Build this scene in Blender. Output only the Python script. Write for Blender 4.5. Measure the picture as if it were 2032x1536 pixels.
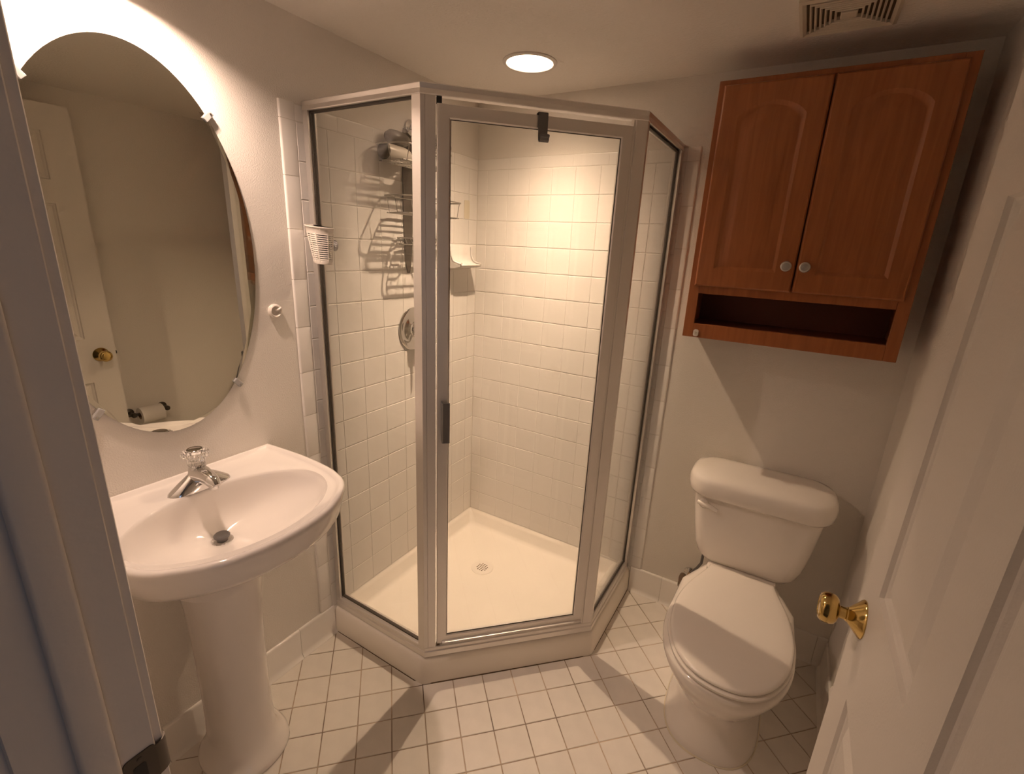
import bpy, bmesh, math, random
from mathutils import Vector, Matrix
random.seed(7)
PI = math.pi
sc = bpy.context.scene
COL = sc.collection
for o in list(bpy.data.objects): bpy.data.objects.remove(o)

# ---------------------------------------------------------------- camera
CAM = Vector((1.3805, -1.9532, 1.5429))
r_ = Vector((0.85565032, 0.51551238, 0.04592957)); u_ = Vector((-0.18477923, 0.22138737, 0.95751985)); f_ = Vector((-0.48344511, 0.827789, -0.28468615))
cd = bpy.data.cameras.new('camera'); cam = bpy.data.objects.new('camera', cd); COL.objects.link(cam)
cd.sensor_width = 36; cd.lens = 938.024 / 2032 * 36; cd.clip_start = 0.02; cd.clip_end = 30
M = Matrix((r_, u_, -f_)).transposed().to_4x4(); M.translation = CAM
cam.matrix_world = M
sc.camera = cam

# ---------------------------------------------------------------- world, exposure
w = bpy.data.worlds.new('world'); sc.world = w; w.use_nodes = True
w.node_tree.nodes['Background'].inputs[0].default_value = (0.6, 0.6, 0.7, 1)
w.node_tree.nodes['Background'].inputs[1].default_value = 0.01
sc.view_settings.view_transform = 'Standard'; sc.view_settings.look = 'None'
sc.view_settings.exposure = 0.63; sc.view_settings.gamma = 1.0; sc.view_settings.use_curve_mapping = False
sc.cycles.max_bounces = 14; sc.cycles.diffuse_bounces = 7; sc.cycles.glossy_bounces = 6
sc.cycles.transmission_bounces = 10; sc.cycles.transparent_max_bounces = 16
sc.cycles.use_denoising = True
sc.cycles.caustics_reflective = False; sc.cycles.caustics_refractive = False
sc.cycles.sample_clamp_indirect = 4
VAN_COL = (1.0, 0.71, 0.55); VAN_E = 1080.0          # vanity bulbs
CAN_COL = (1.0, 0.71, 0.49); CAN_E = 375.0          # recessed shower light
HALL_COL = (0.60, 0.71, 1.0); HALL_E = .15         # daylight in the hallway

# ---------------------------------------------------------------- room numbers (metres)
W = 1.73          # right wall
H = 2.148         # ceiling
YF = -1.79        # bathroom face of the front wall
YH = -1.905       # hall face of the front wall
S1, P1 = 0.9248, 0.4698   # shower frame, outer line
S2, P2 = 0.9382, 0.4677   # shower base on the floor
T = 0.1095        # tile pitch
s2 = math.sqrt(.5)

# ---------------------------------------------------------------- materials
def mat(name, col, rough=.5, metal=0., spec=.5, noise=None, bump=None, coat=0., trans=0., ior=1.45, emis=None, estr=0., objvar=0.):
    m = bpy.data.materials.new(name); m.use_nodes = True
    nt = m.node_tree; b = nt.nodes['Principled BSDF']
    b.inputs['Base Color'].default_value = (*col, 1)
    b.inputs['Roughness'].default_value = rough; b.inputs['Metallic'].default_value = metal
    b.inputs['Specular IOR Level'].default_value = spec; b.inputs['IOR'].default_value = ior
    b.inputs['Coat Weight'].default_value = coat; b.inputs['Coat Roughness'].default_value = .05
    b.inputs['Transmission Weight'].default_value = trans
    if emis: b.inputs['Emission Color'].default_value = (*emis, 1); b.inputs['Emission Strength'].default_value = estr
    tc = nt.nodes.new('ShaderNodeTexCoord')
    if noise:      # (scale, amount, detail)
        n = nt.nodes.new('ShaderNodeTexNoise'); n.inputs['Scale'].default_value = noise[0]; n.inputs['Detail'].default_value = noise[2]
        nt.links.new(tc.outputs['Object'], n.inputs['Vector'])
        r = nt.nodes.new('ShaderNodeMapRange'); r.inputs[1].default_value = .3; r.inputs[2].default_value = .7
        r.inputs[3].default_value = 1 - noise[1]; r.inputs[4].default_value = 1 + noise[1]
        nt.links.new(n.outputs['Fac'], r.inputs[0])
        mx = nt.nodes.new('ShaderNodeVectorMath'); mx.operation = 'SCALE'; mx.inputs[0].default_value = col
        nt.links.new(r.outputs[0], mx.inputs['Scale'])
        last = mx.outputs[0]
        if objvar:
            oi = nt.nodes.new('ShaderNodeObjectInfo'); rr = nt.nodes.new('ShaderNodeMapRange')
            rr.inputs[3].default_value = 1 - objvar; rr.inputs[4].default_value = 1 + objvar
            nt.links.new(oi.outputs['Random'], rr.inputs[0])
            m2 = nt.nodes.new('ShaderNodeVectorMath'); m2.operation = 'SCALE'
            nt.links.new(last, m2.inputs[0]); nt.links.new(rr.outputs[0], m2.inputs['Scale']); last = m2.outputs[0]
        nt.links.new(last, b.inputs['Base Color'])
    if bump:       # (scale, distance, detail)
        n = nt.nodes.new('ShaderNodeTexNoise'); n.inputs['Scale'].default_value = bump[0]; n.inputs['Detail'].default_value = bump[2]
        nt.links.new(tc.outputs['Object'], n.inputs['Vector'])
        bp = nt.nodes.new('ShaderNodeBump'); bp.inputs['Strength'].default_value = 1; bp.inputs['Distance'].default_value = bump[1]
        nt.links.new(n.outputs['Fac'], bp.inputs['Height']); nt.links.new(bp.outputs[0], b.inputs['Normal'])
    return m

M_wall = mat('painted_wall', (.79, .755, .705), .6, bump=(260, .0012, 3), noise=(1.5, .02, 2))
M_ceil = mat('painted_ceiling', (.85, .815, .765), .75, bump=(120, .002, 4))
M_trim = mat('painted_trim', (.74, .70, .655), .38, bump=(90, .0004, 2))
M_door = mat('painted_door', (.76, .72, .67), .42, bump=(220, .0005, 3))
M_tile = mat('glazed_wall_tile', (.86, .835, .80), .12, bump=(14, .0012, 1), noise=(3, .012, 1), objvar=.012)
M_ftile = mat('matte_floor_tile', (.79, .75, .70), .42, bump=(160, .0003, 3), noise=(16, .035, 5), objvar=.03)
M_grout = mat('wall_grout', (.72, .69, .64), .8)
M_fgrout = mat('floor_grout', (.44, .35, .27), .9, noise=(5, .55, 5))
M_porc = mat('porcelain', (.84, .80, .765), .07, coat=.3)
M_porc2 = mat('toilet_porcelain', (.80, .755, .70), .1, coat=.3)
M_seat = mat('plastic_seat', (.80, .755, .70), .22)
M_acryl = mat('shower_base_acrylic', (.86, .81, .735), .3, noise=(5, .02, 2))
M_alu = mat('silver_aluminium', (.80, .77, .74), .42, metal=.92, bump=(300, .0001, 2))
M_chrome = mat('chrome', (.72, .71, .70), .06, metal=1.)
M_dkmet = mat('dark_grey_metal', (.16, .155, .155), .4, metal=.6)
M_gasket = mat('dark_gasket', (.05, .04, .03), .6)
M_wire = mat('grey_wire', (.42, .40, .37), .3, metal=1.)
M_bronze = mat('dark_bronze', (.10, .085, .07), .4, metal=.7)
M_brass = mat('polished_brass', (.62, .44, .16), .13, metal=1.)
M_black = mat('black_rubber_and_hole_shade', (.02, .018, .015), .5)
M_knob = mat('brushed_nickel', (.55, .52, .48), .3, metal=1.)
M_wplast = mat('white_plastic', (.82, .77, .70), .3)
M_clip = mat('clear_plastic', (.85, .85, .84), .12, trans=.5)
M_paper = mat('toilet_paper', (.82, .79, .74), .9, bump=(80, .001, 2))
M_cardb = mat('cardboard', (.35, .24, .14), .9)
M_hall = mat('hall_wall', (.55, .53, .50), .8)
M_carpet = mat('hall_carpet', (.22, .19, .16), 1.)
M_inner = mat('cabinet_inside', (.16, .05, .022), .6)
M_crys = mat('crystal_acrylic', (1, 1, 1), .02, trans=1., ior=1.49)
M_stain = mat('yellowed_adhesive', (.72, .66, .52), .6)
M_dirt_shade = mat('grime_and_hole_shade', (.14, .10, .06), .95)  # real grime, and dark flats standing for shade in drain holes and vent slits

def glass_mat():
    m = bpy.data.materials.new('clear_glass'); m.use_nodes = True; nt = m.node_tree; nt.nodes.clear()
    out = nt.nodes.new('ShaderNodeOutputMaterial'); mix = nt.nodes.new('ShaderNodeMixShader')
    tr = nt.nodes.new('ShaderNodeBsdfTransparent'); tr.inputs[0].default_value = (.965, .965, .945, 1)
    gl = nt.nodes.new('ShaderNodeBsdfGlossy'); gl.inputs['Roughness'].default_value = .0
    lw = nt.nodes.new('ShaderNodeLayerWeight'); lw.inputs[0].default_value = .5
    pw = nt.nodes.new('ShaderNodeMath'); pw.operation = 'POWER'; pw.inputs[1].default_value = 5
    ml = nt.nodes.new('ShaderNodeMath'); ml.operation = 'MULTIPLY_ADD'; ml.inputs[1].default_value = .96; ml.inputs[2].default_value = .035
    nt.links.new(lw.outputs['Facing'], pw.inputs[0]); nt.links.new(pw.outputs[0], ml.inputs[0])
    nt.links.new(ml.outputs[0], mix.inputs[0]); nt.links.new(tr.outputs[0], mix.inputs[1]); nt.links.new(gl.outputs[0], mix.inputs[2])
    nt.links.new(mix.outputs[0], out.inputs[0])
    return m
M_glass = glass_mat()

def mirror_mat():
    m = bpy.data.materials.new('mirror_silver'); m.use_nodes = True; nt = m.node_tree
    b = nt.nodes['Principled BSDF']; b.inputs['Metallic'].default_value = 1; b.inputs['Roughness'].default_value = 0.0
    b.inputs['Base Color'].default_value = (.77, .765, .68, 1)
    return m
M_mirror = mirror_mat()

def wood_mat():
    m = bpy.data.materials.new('cherry_wood'); m.use_nodes = True; nt = m.node_tree; b = nt.nodes['Principled BSDF']
    b.inputs['Roughness'].default_value = .34
    tc = nt.nodes.new('ShaderNodeTexCoord'); mp = nt.nodes.new('ShaderNodeMapping'); mp.inputs['Scale'].default_value = (22, 22, 1.6)
    n = nt.nodes.new('ShaderNodeTexNoise'); n.inputs['Scale'].default_value = 3; n.inputs['Detail'].default_value = 6; n.inputs['Distortion'].default_value = .8
    cr = nt.nodes.new('ShaderNodeValToRGB')
    cr.color_ramp.elements[0].position = .3; cr.color_ramp.elements[0].color = (.29, .092, .027, 1)
    cr.color_ramp.elements[1].position = .75; cr.color_ramp.elements[1].color = (.38, .128, .042, 1)
    nt.links.new(tc.outputs['Object'], mp.inputs[0]); nt.links.new(mp.outputs[0], n.inputs['Vector'])
    nt.links.new(n.outputs['Fac'], cr.inputs[0]); nt.links.new(cr.outputs[0], b.inputs['Base Color'])
    return m
M_wood = wood_mat()

def emit(name, col, strength, beam=0):
    m = bpy.data.materials.new(name); m.use_nodes = True; nt = m.node_tree; nt.nodes.clear()
    o = nt.nodes.new('ShaderNodeOutputMaterial'); e = nt.nodes.new('ShaderNodeEmission')
    e.inputs[0].default_value = (*col, 1); e.inputs[1].default_value = strength; nt.links.new(e.outputs[0], o.inputs[0])
    if beam:       # a lamp lens that throws most of its light straight down
        lw = nt.nodes.new('ShaderNodeLayerWeight'); lw.inputs[0].default_value = .5
        a = nt.nodes.new('ShaderNodeMath'); a.operation = 'SUBTRACT'; a.inputs[0].default_value = 1.0; nt.links.new(lw.outputs['Facing'], a.inputs[1])
        p = nt.nodes.new('ShaderNodeMath'); p.operation = 'POWER'; p.inputs[1].default_value = beam; nt.links.new(a.outputs[0], p.inputs[0])
        k = nt.nodes.new('ShaderNodeMath'); k.operation = 'MULTIPLY'; k.inputs[1].default_value = strength; nt.links.new(p.outputs[0], k.inputs[0])
        nt.links.new(k.outputs[0], e.inputs[1])
    return m

# ---------------------------------------------------------------- mesh helpers
class MB:
    def __init__(s): s.v = []; s.f = []
    def add(s, vs, fs):
        n = len(s.v); s.v += [tuple(v) for v in vs]; s.f += [tuple(i + n for i in f) for f in fs]; return s
    def box(s, a, b, bev=0., seg=1):
        a = Vector(a); b = Vector(b)
        lo = Vector([min(a[i], b[i]) for i in range(3)]); hi = Vector([max(a[i], b[i]) for i in range(3)])
        if bev <= 0:
            vs = [(x, y, z) for x in (lo.x, hi.x) for y in (lo.y, hi.y) for z in (lo.z, hi.z)]
            return s.add(vs, [(0, 1, 3, 2), (4, 6, 7, 5), (0, 4, 5, 1), (2, 3, 7, 6), (0, 2, 6, 4), (1, 5, 7, 3)])
        bm = bmesh.new(); bmesh.ops.create_cube(bm, size=1)
        for v in bm.verts: v.co = Vector([(lo[i] + hi[i]) / 2 + v.co[i] * (hi[i] - lo[i]) for i in range(3)])
        bev = min(bev, min(hi - lo) * .48)
        bmesh.ops.bevel(bm, geom=list(bm.edges), offset=bev, segments=seg, profile=.5, affect='EDGES')
        return s.bm(bm)
    def bm(s, bm, mtx=None):
        bm.verts.index_update()
        s.add([(mtx @ v.co) if mtx else v.co for v in bm.verts], [[v.index for v in f.verts] for f in bm.faces]); bm.free(); return s
    def loft(s, rings, closed=True, cap0=True, cap1=True, wrap=False):
        n = len(rings[0]); base = len(s.v)
        for r in rings: s.v += [tuple(p) for p in r]
        m = len(rings); K = n if closed else n - 1
        for i in range(m if wrap else m - 1):
            a = base + i * n; b = base + ((i + 1) % m) * n
            for j in range(K):
                k = (j + 1) % n
                s.f.append((a + j, a + k, b + k, b + j))
        if cap0 and not wrap: s.f.append(tuple(base + j for j in reversed(range(n))))
        if cap1 and not wrap: s.f.append(tuple(base + (m - 1) * n + j for j in range(n)))
        return s
    def tube(s, path, r, n=10, closed=False, cap=True):
        P = [Vector(p) for p in path]; m = len(P); rings = []
        R = r if isinstance(r, (list, tuple)) else [r] * m
        def tan(i):
            if closed: return (P[(i + 1) % m] - P[i - 1]).normalized()
            return (P[min(i + 1, m - 1)] - P[max(i - 1, 0)]).normalized()
        t0 = tan(0); ref = Vector((0, 0, 1)) if abs(t0.z) < .9 else Vector((1, 0, 0)); nn = (ref - t0 * ref.dot(t0)).normalized()
        for i in range(m):
            t = tan(i); nn = (nn - t * nn.dot(t)).normalized(); b = t.cross(nn)
            rings.append([P[i] + (nn * math.cos(2 * PI * k / n) + b * math.sin(2 * PI * k / n)) * R[i] for k in range(n)])
        return s.loft(rings, cap0=cap, cap1=cap, wrap=closed)
    def lathe(s, prof, origin, axis, n=32, cap=True):
        a = Vector(axis).normalized(); ref = Vector((0, 0, 1)) if abs(a.z) < .9 else Vector((1, 0, 0))
        e1 = (ref - a * ref.dot(a)).normalized(); e2 = a.cross(e1); o = Vector(origin)
        rings = [[o + a * h + (e1 * math.cos(2 * PI * k / n) + e2 * math.sin(2 * PI * k / n)) * max(r, 1e-5) for k in range(n)] for r, h in prof]
        return s.loft(rings, cap0=cap, cap1=cap)
    def prism(s, poly, axis, a, b):      # poly in the two other axes
        def P(p, h):
            return (h, p[0], p[1]) if axis == 0 else ((p[0], h, p[1]) if axis == 1 else (p[0], p[1], h))
        return s.loft([[P(p, a) for p in poly], [P(p, b) for p in poly]])

ROOT = {}
def link(o, parent):
    COL.objects.link(o)
    if parent is not None: o.parent = parent; ROOT[o.name] = ROOT.get(parent.name, Vector((0, 0, 0)))
    return o
def obj(name, mb, material, parent=None, smooth=35, origin=None, subsurf=0):
    off = ROOT.get(parent.name, Vector((0, 0, 0))) if parent is not None else (Vector(origin) if origin is not None else Vector((0, 0, 0)))
    me = bpy.data.meshes.new(name); me.from_pydata([tuple(Vector(v) - off) for v in mb.v], [], mb.f)
    bm = bmesh.new(); bm.from_mesh(me); bmesh.ops.recalc_face_normals(bm, faces=bm.faces); bm.to_mesh(me); bm.free()
    me.materials.append(material)
    if smooth:
        me.polygons.foreach_set('use_smooth', [True] * len(me.polygons)); me.set_sharp_from_angle(angle=math.radians(smooth))
    me.update()
    o = bpy.data.objects.new(name, me); link(o, parent)
    if parent is None:
        o.location = off; ROOT[o.name] = off
    if subsurf:
        md = o.modifiers.new('subdivision', 'SUBSURF'); md.levels = subsurf; md.render_levels = subsurf
    return o
def thing(name, loc, label, cat, group=None):
    o = bpy.data.objects.new(name, None); COL.objects.link(o); o.location = loc; ROOT[o.name] = Vector(loc); o.empty_display_size = .05
    return tag(o, label, cat, group)
def tag(o, label, cat, group=None):
    o['label'] = label; o['category'] = cat
    if group: o['group'] = group
    return o
def struct(o, label=None):
    o['kind'] = 'structure'
    if label: o['label'] = label
    return o
def arc(cx, cy, r, a0, a1, n):
    return [(cx + r * math.cos(math.radians(a0 + (a1 - a0) * i / n)), cy + r * math.sin(math.radians(a0 + (a1 - a0) * i / n))) for i in range(n + 1)]
def rrect(x0, x1, y0, y1, r, n=6):
    r = min(r, (x1 - x0) / 2 - 1e-4, (y1 - y0) / 2 - 1e-4)
    return arc(x1 - r, y1 - r, r, 0, 90, n) + arc(x0 + r, y1 - r, r, 90, 180, n) + arc(x0 + r, y0 + r, r, 180, 270, n) + arc(x1 - r, y0 + r, r, 270, 360, n)
def clip(poly, a, b, c):      # keep a*x+b*y<=c
    out = []
    for i in range(len(poly)):
        p, q = poly[i], poly[(i + 1) % len(poly)]; dp = a * p[0] + b * p[1] - c; dq = a * q[0] + b * q[1] - c
        if dp <= 0: out.append(p)
        if dp * dq < 0:
            t = dp / (dp - dq); out.append((p[0] + (q[0] - p[0]) * t, p[1] + (q[1] - p[1]) * t))
    return out
def area(poly): return abs(sum(poly[i][0] * poly[(i + 1) % len(poly)][1] - poly[(i + 1) % len(poly)][0] * poly[i][1] for i in range(len(poly)))) / 2
def inset(poly, d):
    cx = sum(p[0] for p in poly) / len(poly); cy = sum(p[1] for p in poly) / len(poly); out = []
    for x, y in poly:
        L = math.hypot(x - cx, y - cy) or 1; k = max(0, 1 - d * 1.3 / L); out.append((cx + (x - cx) * k, cy + (y - cy) * k))
    return out

# ================================================================ SETTING
wl = struct(obj('wall_left', MB().box((-.1, YH, 0), (0, .1, H)), M_wall))
wb = struct(obj('wall_back', MB().box((0, 0, 0), (W, .1, H)), M_wall))
wr = struct(obj('wall_right', MB().box((W, YH, 0), (W + .1, .1, H)), M_wall))
DX0, DX1, DZ = .787, 1.602, 2.052        # door opening
mb = MB().box((0, YH, 0), (DX0 - .018, YF, H)).box((DX1 + .018, YH, 0), (W, YF, H)).box((DX0 - .018, YH, DZ + .018), (DX1 + .018, YF, H))
wf = struct(obj('wall_front', mb, M_wall))
ce = struct(obj('ceiling', MB().box((-.1, YH, H), (W + .1, .1, H + .08)), M_ceil))
fl = struct(obj('floor', MB().box((-.1, YH, -.05), (W + .1, .1, -.0022)), M_fgrout))
# hallway behind the camera
HX0, HX1, HY = -.35, 2.55, -3.15
struct(obj('floor_hall', MB().box((HX0, HY, -.05), (HX1, YH, -.004)), M_carpet))
struct(obj('ceiling_hall', MB().box((HX0, HY, 2.3), (HX1, YH, 2.38)), M_hall))
struct(obj('wall_hall_far', MB().box((HX0 - .1, HY - .1, 0), (HX1 + .1, HY, 2.3)), M_hall))
struct(obj('wall_hall_left', MB().box((HX0 - .1, HY, 0), (HX0, YH, 2.3)), M_hall))
mb = MB().box((HX1, HY, 0), (HX1 + .1, YH, .6)).box((HX1, HY, 1.7), (HX1 + .1, YH, 2.3)).box((HX1, HY, .6), (HX1 + .1, -3.05, 1.7)).box((HX1, -2.25, .6), (HX1 + .1, YH, 1.7))
struct(obj('wall_hall_right', mb, M_hall))
mb = MB().box((HX0, YH - .0, H), (-.1, YH + .1, 2.3)).box((-.1, YH, H + .08), (W + .1, YH + .1, 2.3)).box((W + .1, YH, 0), (HX1, YH + .1, 2.3)).box((HX0, YH, 0), (-.1, YH + .1, H))
struct(obj('wall_hall_near', mb, M_hall))
WY0, WY1, WZ0, WZ1 = -3.05, -2.25, .6, 1.7
mb = MB().box((HX1 + .02, WY0, WZ0), (HX1 + .08, WY0 + .05, WZ1)).box((HX1 + .02, WY1 - .05, WZ0), (HX1 + .08, WY1, WZ1)).box((HX1 + .02, WY0 + .05, WZ0), (HX1 + .08, WY1 - .05, WZ0 + .05)).box((HX1 + .02, WY0 + .05, WZ1 - .05), (HX1 + .08, WY1 - .05, WZ1)).box((HX1 + .03, WY0 + .05, 1.13), (HX1 + .07, WY1 - .05, 1.17))
win = struct(obj('window_added', mb, M_trim))  # unseen window, added to give the bluish hall light a source
obj('pane', MB().box((HX1 + .045, WY0 + .05, WZ0 + .05), (HX1 + .05, WY1 - .05, WZ1 - .05)), M_glass, win, 0)
ld = bpy.data.lights.new('hall_daylight', 'AREA'); ld.shape = 'RECTANGLE'; ld.size = 1.1; ld.size_y = .8; ld.energy = HALL_E * 10; ld.color = HALL_COL
lo = bpy.data.objects.new('hall_daylight', ld); COL.objects.link(lo); lo.location = (HX1 + .12, (WY0 + WY1) / 2, (WZ0 + WZ1) / 2); lo.rotation_euler = (0, PI / 2, 0)

# ---- floor tiles, laid at 45 degrees
U0, V0 = -0.4388, 0.9952
def fp(U, V): return ((U + V) * s2, (U - V) * s2)
def tile_mb(poly, z0, z1, gap):
    return MB().loft([[(x, y, z0) for x, y in poly], [(x, y, z1 - .0012) for x, y in poly], [(x, y, z1) for x, y in inset(poly, .0013)]], cap0=False)
g = .0016
sq = [fp(g, g), fp(T - g, g), fp(T - g, T - g), fp(g, T - g)]
cxy = fp(T / 2, T / 2)
full = None
for c in range(-16, 20):
    for r in range(-12, 22):
        o = fp(U0 + c * T, V0 + r * T); poly = [(x + o[0], y + o[1]) for x, y in sq]
        cx, cy = o[0] + cxy[0], o[1] + cxy[1]
        q = poly
        for a_, b_, c_ in ((-1, 0, -.002), (1, 0, W - .002), (0, 1, -.002), (0, -1, -(YH))): q = clip(q, a_, b_, c_) if q else q
        if len(q) < 3 or area(q) < 2e-4: continue
        # skip those wholly hidden under the shower base
        if all(x < S2 - .02 and y > -S2 + .02 and x - y < (S2 + P2) - .03 for x, y in q): continue
        dz = random.uniform(-.0003, .0002)
        if area(q) > area(poly) * .999:
            if full is None:
                mbt = tile_mb([(x - cxy[0], y - cxy[1]) for x, y in sq], -.006, 0, 0); t0 = obj('tile', mbt, M_ftile, fl, 20); full = t0.data
                t0.location = (cx, cy, dz)
            else:
                t1 = bpy.data.objects.new('tile', full); link(t1, fl); t1.location = (cx, cy, dz)
                t1.rotation_euler = (random.uniform(-.002, .002), random.uniform(-.002, .002), 0)
        else:
            t1 = obj('tile', tile_mb(q, -.006, 0, 0), M_ftile, fl, 20)

# ---- shower wall tiles
def wall_tile(kind, parent, a0, a1, z0, z1, wall, edge=None, th=.006):
    """a along the wall; left wall: a = y, faces +x; back wall: a = x, faces -y. edge='a0'/'a1'/'top' gets a bullnose round."""
    g = .0013; a0 += .0006; a1 -= .0006; z0 += g; z1 -= g
    b = .0016
    def ring(d, ia0, ia1, iz0, iz1):
        pts = [(a0 + ia0, z0 + iz0), (a1 - ia1, z0 + iz0), (a1 - ia1, z1 - iz1), (a0 + ia0, z1 - iz1)]
        return [((d, a, z) if wall == 'L' else (a, -d, z)) for a, z in pts]
    def ins(v, e): return [v if k != edge else e for k in ('a0', 'a1', 'z0', 'top')]
    rings = [ring(0, 0, 0, 0, 0)]
    if edge:
        R = th
        for k in range(0, 6):
            an = PI / 2 * k / 5; d = th - R + R * math.sin(an) ; e = R * (1 - math.cos(an))
            bb = b if k == 5 else 0
            rings.append(ring(d if k < 5 else th, *ins(bb, e)))
    else:
        rings += [ring(th - .0012, 0, 0, 0, 0), ring(th, b, b, b, b)]
    return obj(kind, MB().loft(rings, cap0=False), M_tile, parent, 30)
ZT = 1.8706
yj = [-.948 + T * k for k in range(9)] + [-.0065]       # left wall joints
xj = [.0065] + [.062 + T * k for k in range(9)]          # back wall joints (last .938)
zj = [ZT - T * k for k in range(17)]
struct_g = MB().box((0, -.999, .085), (.0042, 0, 1.9205)).box((0, -.0042, .085), (.986, 0, 1.9205))
cache = {}
def tiles_on(wall, parent, J, zs, inner):
    for i in range(len(J) - 1):
        for k in range(len(zs) - 1):
            a0, a1, z1, z0 = J[i], J[i + 1], zs[k], zs[k + 1]
            key = (wall, round(a1 - a0, 4), round(z1 - z0, 4))
            if key in cache:
                src, sa, sz = cache[key]; t = bpy.data.objects.new('tile', src.data); link(t, parent)
                t.location = (0, a0 - sa, z0 - sz) if wall == 'L' else (a0 - sa, 0, z0 - sz)
                k_ = random.uniform(-.0018, .0018)
            else:
                t = wall_tile('tile', parent, a0, a1, z0, z1, wall); cache[key] = (t, a0, z0)
zfull = zj + [.1]
tiles_on('L', wl, yj, zfull, 0); tiles_on('B', wb, xj, zfull, 0)
obj('grout', MB().box((0, -.997, .095), (.0048, 0, 1.919)), M_grout, wl, 0)
obj('grout', MB().box((0, -.0048, .095), (.984, 0, 1.919)), M_grout, wb, 0)
zb = [1.92, 1.8706, 1.717] + [1.717 - .1532 * k for k in range(1, 11)] + [.128]
for k in range(len(zb) - 1):
    if zb[k] - zb[k + 1] < .02: continue
    wall_tile('bullnose_tile', wl, -1.0, -.948, zb[k + 1], zb[k], 'L', 'a0')
    wall_tile('bullnose_tile', wb, .938, .986, zb[k + 1], zb[k], 'B', 'a1')
yb = [-.948 + .1532 * k for k in range(7)]; yb = yb[:-1] + [-.0065]
for k in range(len(yb) - 1): wall_tile('bullnose_tile', wl, yb[k], yb[k + 1], ZT, 1.92, 'L', 'top')
xb = [.0065] + [.1787 + .1532 * k - .0 for k in range(5)] + [.938]
for k in range(len(xb) - 1): wall_tile('bullnose_tile', wb, xb[k], xb[k + 1], ZT, 1.92, 'B', 'top')

# ---- tile baseboards with a cove foot
def base_piece(parent, a0, a1, side):
    prof = [(0, .126), (.004, .126), (.0075, .1235), (.009, .119), (.009, .020), (.011, .011), (.016, .004), (.021, .0008), (.021, -.0015), (0, -.0015)]
    a0 += .0007; a1 -= .0007
    f = {'L': lambda d, a, z: (d, a, z), 'B': lambda d, a, z: (a, -d, z), 'R': lambda d, a, z: (W - d, a, z), 'F': lambda d, a, z: (a, YF + d, z)}[side]
    return obj('tile', MB().loft([[f(d, a, z) for d, z in prof] for a in (a0, a1)]), M_tile, parent, 40)
def baseboard(name, side, a0, a1, start, step=.152):
    f = {'L': lambda d, a, z: (d, a, z), 'B': lambda d, a, z: (a, -d, z), 'R': lambda d, a, z: (W - d, a, z), 'F': lambda d, a, z: (a, YF + d, z)}[side]
    p0, p1 = f(0, a0, 0.0), f(.0045, a1, .124)
    root = struct(obj(name, MB().box(p0, p1), M_grout, None, 0))
    cuts = [a0] + [start + step * k for k in range(-14, 14) if a0 + .01 < start + step * k < a1 - .01] + [a1]
    for k in range(len(cuts) - 1): base_piece(root, cuts[k], cuts[k + 1], side)
baseboard('baseboard_left', 'L', YF, -.9385, -1.096)
baseboard('baseboard_back', 'B', .9395, W - .001, 1.085)
baseboard('baseboard_right', 'R', YF, -.022, -.5)
baseboard('baseboard_front', 'F', .022, DX0 - .065, .4)

# ---- door frame: jambs, stops, casing, strike plate
tr = struct(obj('trim_1', MB().box((DX0 - .018, YH, 0), (DX0, YF, DZ + .018), .0015).box((DX1, YH, 0), (DX1 + .018, YF, DZ + .018), .0015).box((DX0, YH, DZ), (DX1, YF, DZ + .018), .0015), M_trim))
ys0, ys1 = YF - .037, YF - .037 - .034
obj('door_stop', MB().box((DX0, ys1, 0), (DX0 + .011, ys0, DZ), .0052, 3), M_trim, tr)
obj('door_stop', MB().box((DX1 - .011, ys1, 0), (DX1, ys0, DZ), .0052, 3), M_trim, tr)
obj('door_stop', MB().box((DX0 + .011, ys1, DZ - .011), (DX1 - .011, ys0, DZ), .003, 2), M_trim, tr)
cp = [(0, 0), (0, .009), (.004, .011), (.012, .011), (.020, .014), (.040, .017), (.052, .017), (.056, .014), (.057, 0)]   # (away from the opening, out of the wall)
def casing(y, sgn, name='casing'):
    rv = .005
    for side in (0, 1, 2):
        rings = []
        if side == 0:
            for z in (0, 'm'): rings.append([(DX0 - rv - a, y + sgn * b, 0 if z == 0 else DZ + rv + a) for a, b in cp])
        elif side == 1:
            if sgn > 0:
                for z in (0, 'm'): rings.append([(DX1 + rv + a, y + sgn * b, 0 if z == 0 else DZ + rv + a) for a, b in cp])
            else:
                for z in (0, 'm'): rings.append([(DX1 + rv + a, y + sgn * b, 0 if z == 0 else DZ + rv + a) for a, b in cp])
        else:
            rings = [[(DX0 - rv - a, y + sgn * b, DZ + rv + a) for a, b in cp], [(DX1 + rv + a, y + sgn * b, DZ + rv + a) for a, b in cp]]
        obj(name, MB().loft(rings), M_trim, tr, 30)
casing(YF, 1); casing(YH, -1)
zs_ = .893
mb = MB()
poly = rrect(ys0 + .0016, YF - .001, zs_ - .029, zs_ + .029, .006, 5)
mb.prism(poly, 0, DX0 - .0005, DX0 + .0016)
mb.loft([[(DX0 + .0016 - .012 * (1 - math.cos(a)), YF - .002 + .016 * math.sin(a), z) for z in (zs_ - .024, zs_ + .024)] + [(DX0 + .0001 - .012 * (1 - math.cos(a)), YF - .002 + .0145 * math.sin(a), z) for z in (zs_ + .024, zs_ - .024)] for a in [k * .22 for k in range(8)]])
sp = obj('strike_plate', mb, M_bronze, tr)
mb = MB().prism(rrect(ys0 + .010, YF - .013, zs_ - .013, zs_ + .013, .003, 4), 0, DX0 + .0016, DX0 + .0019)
obj('latch_hole_shade', mb, M_black, sp)  # solid black plate paints the dark inside of the latch opening
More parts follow.
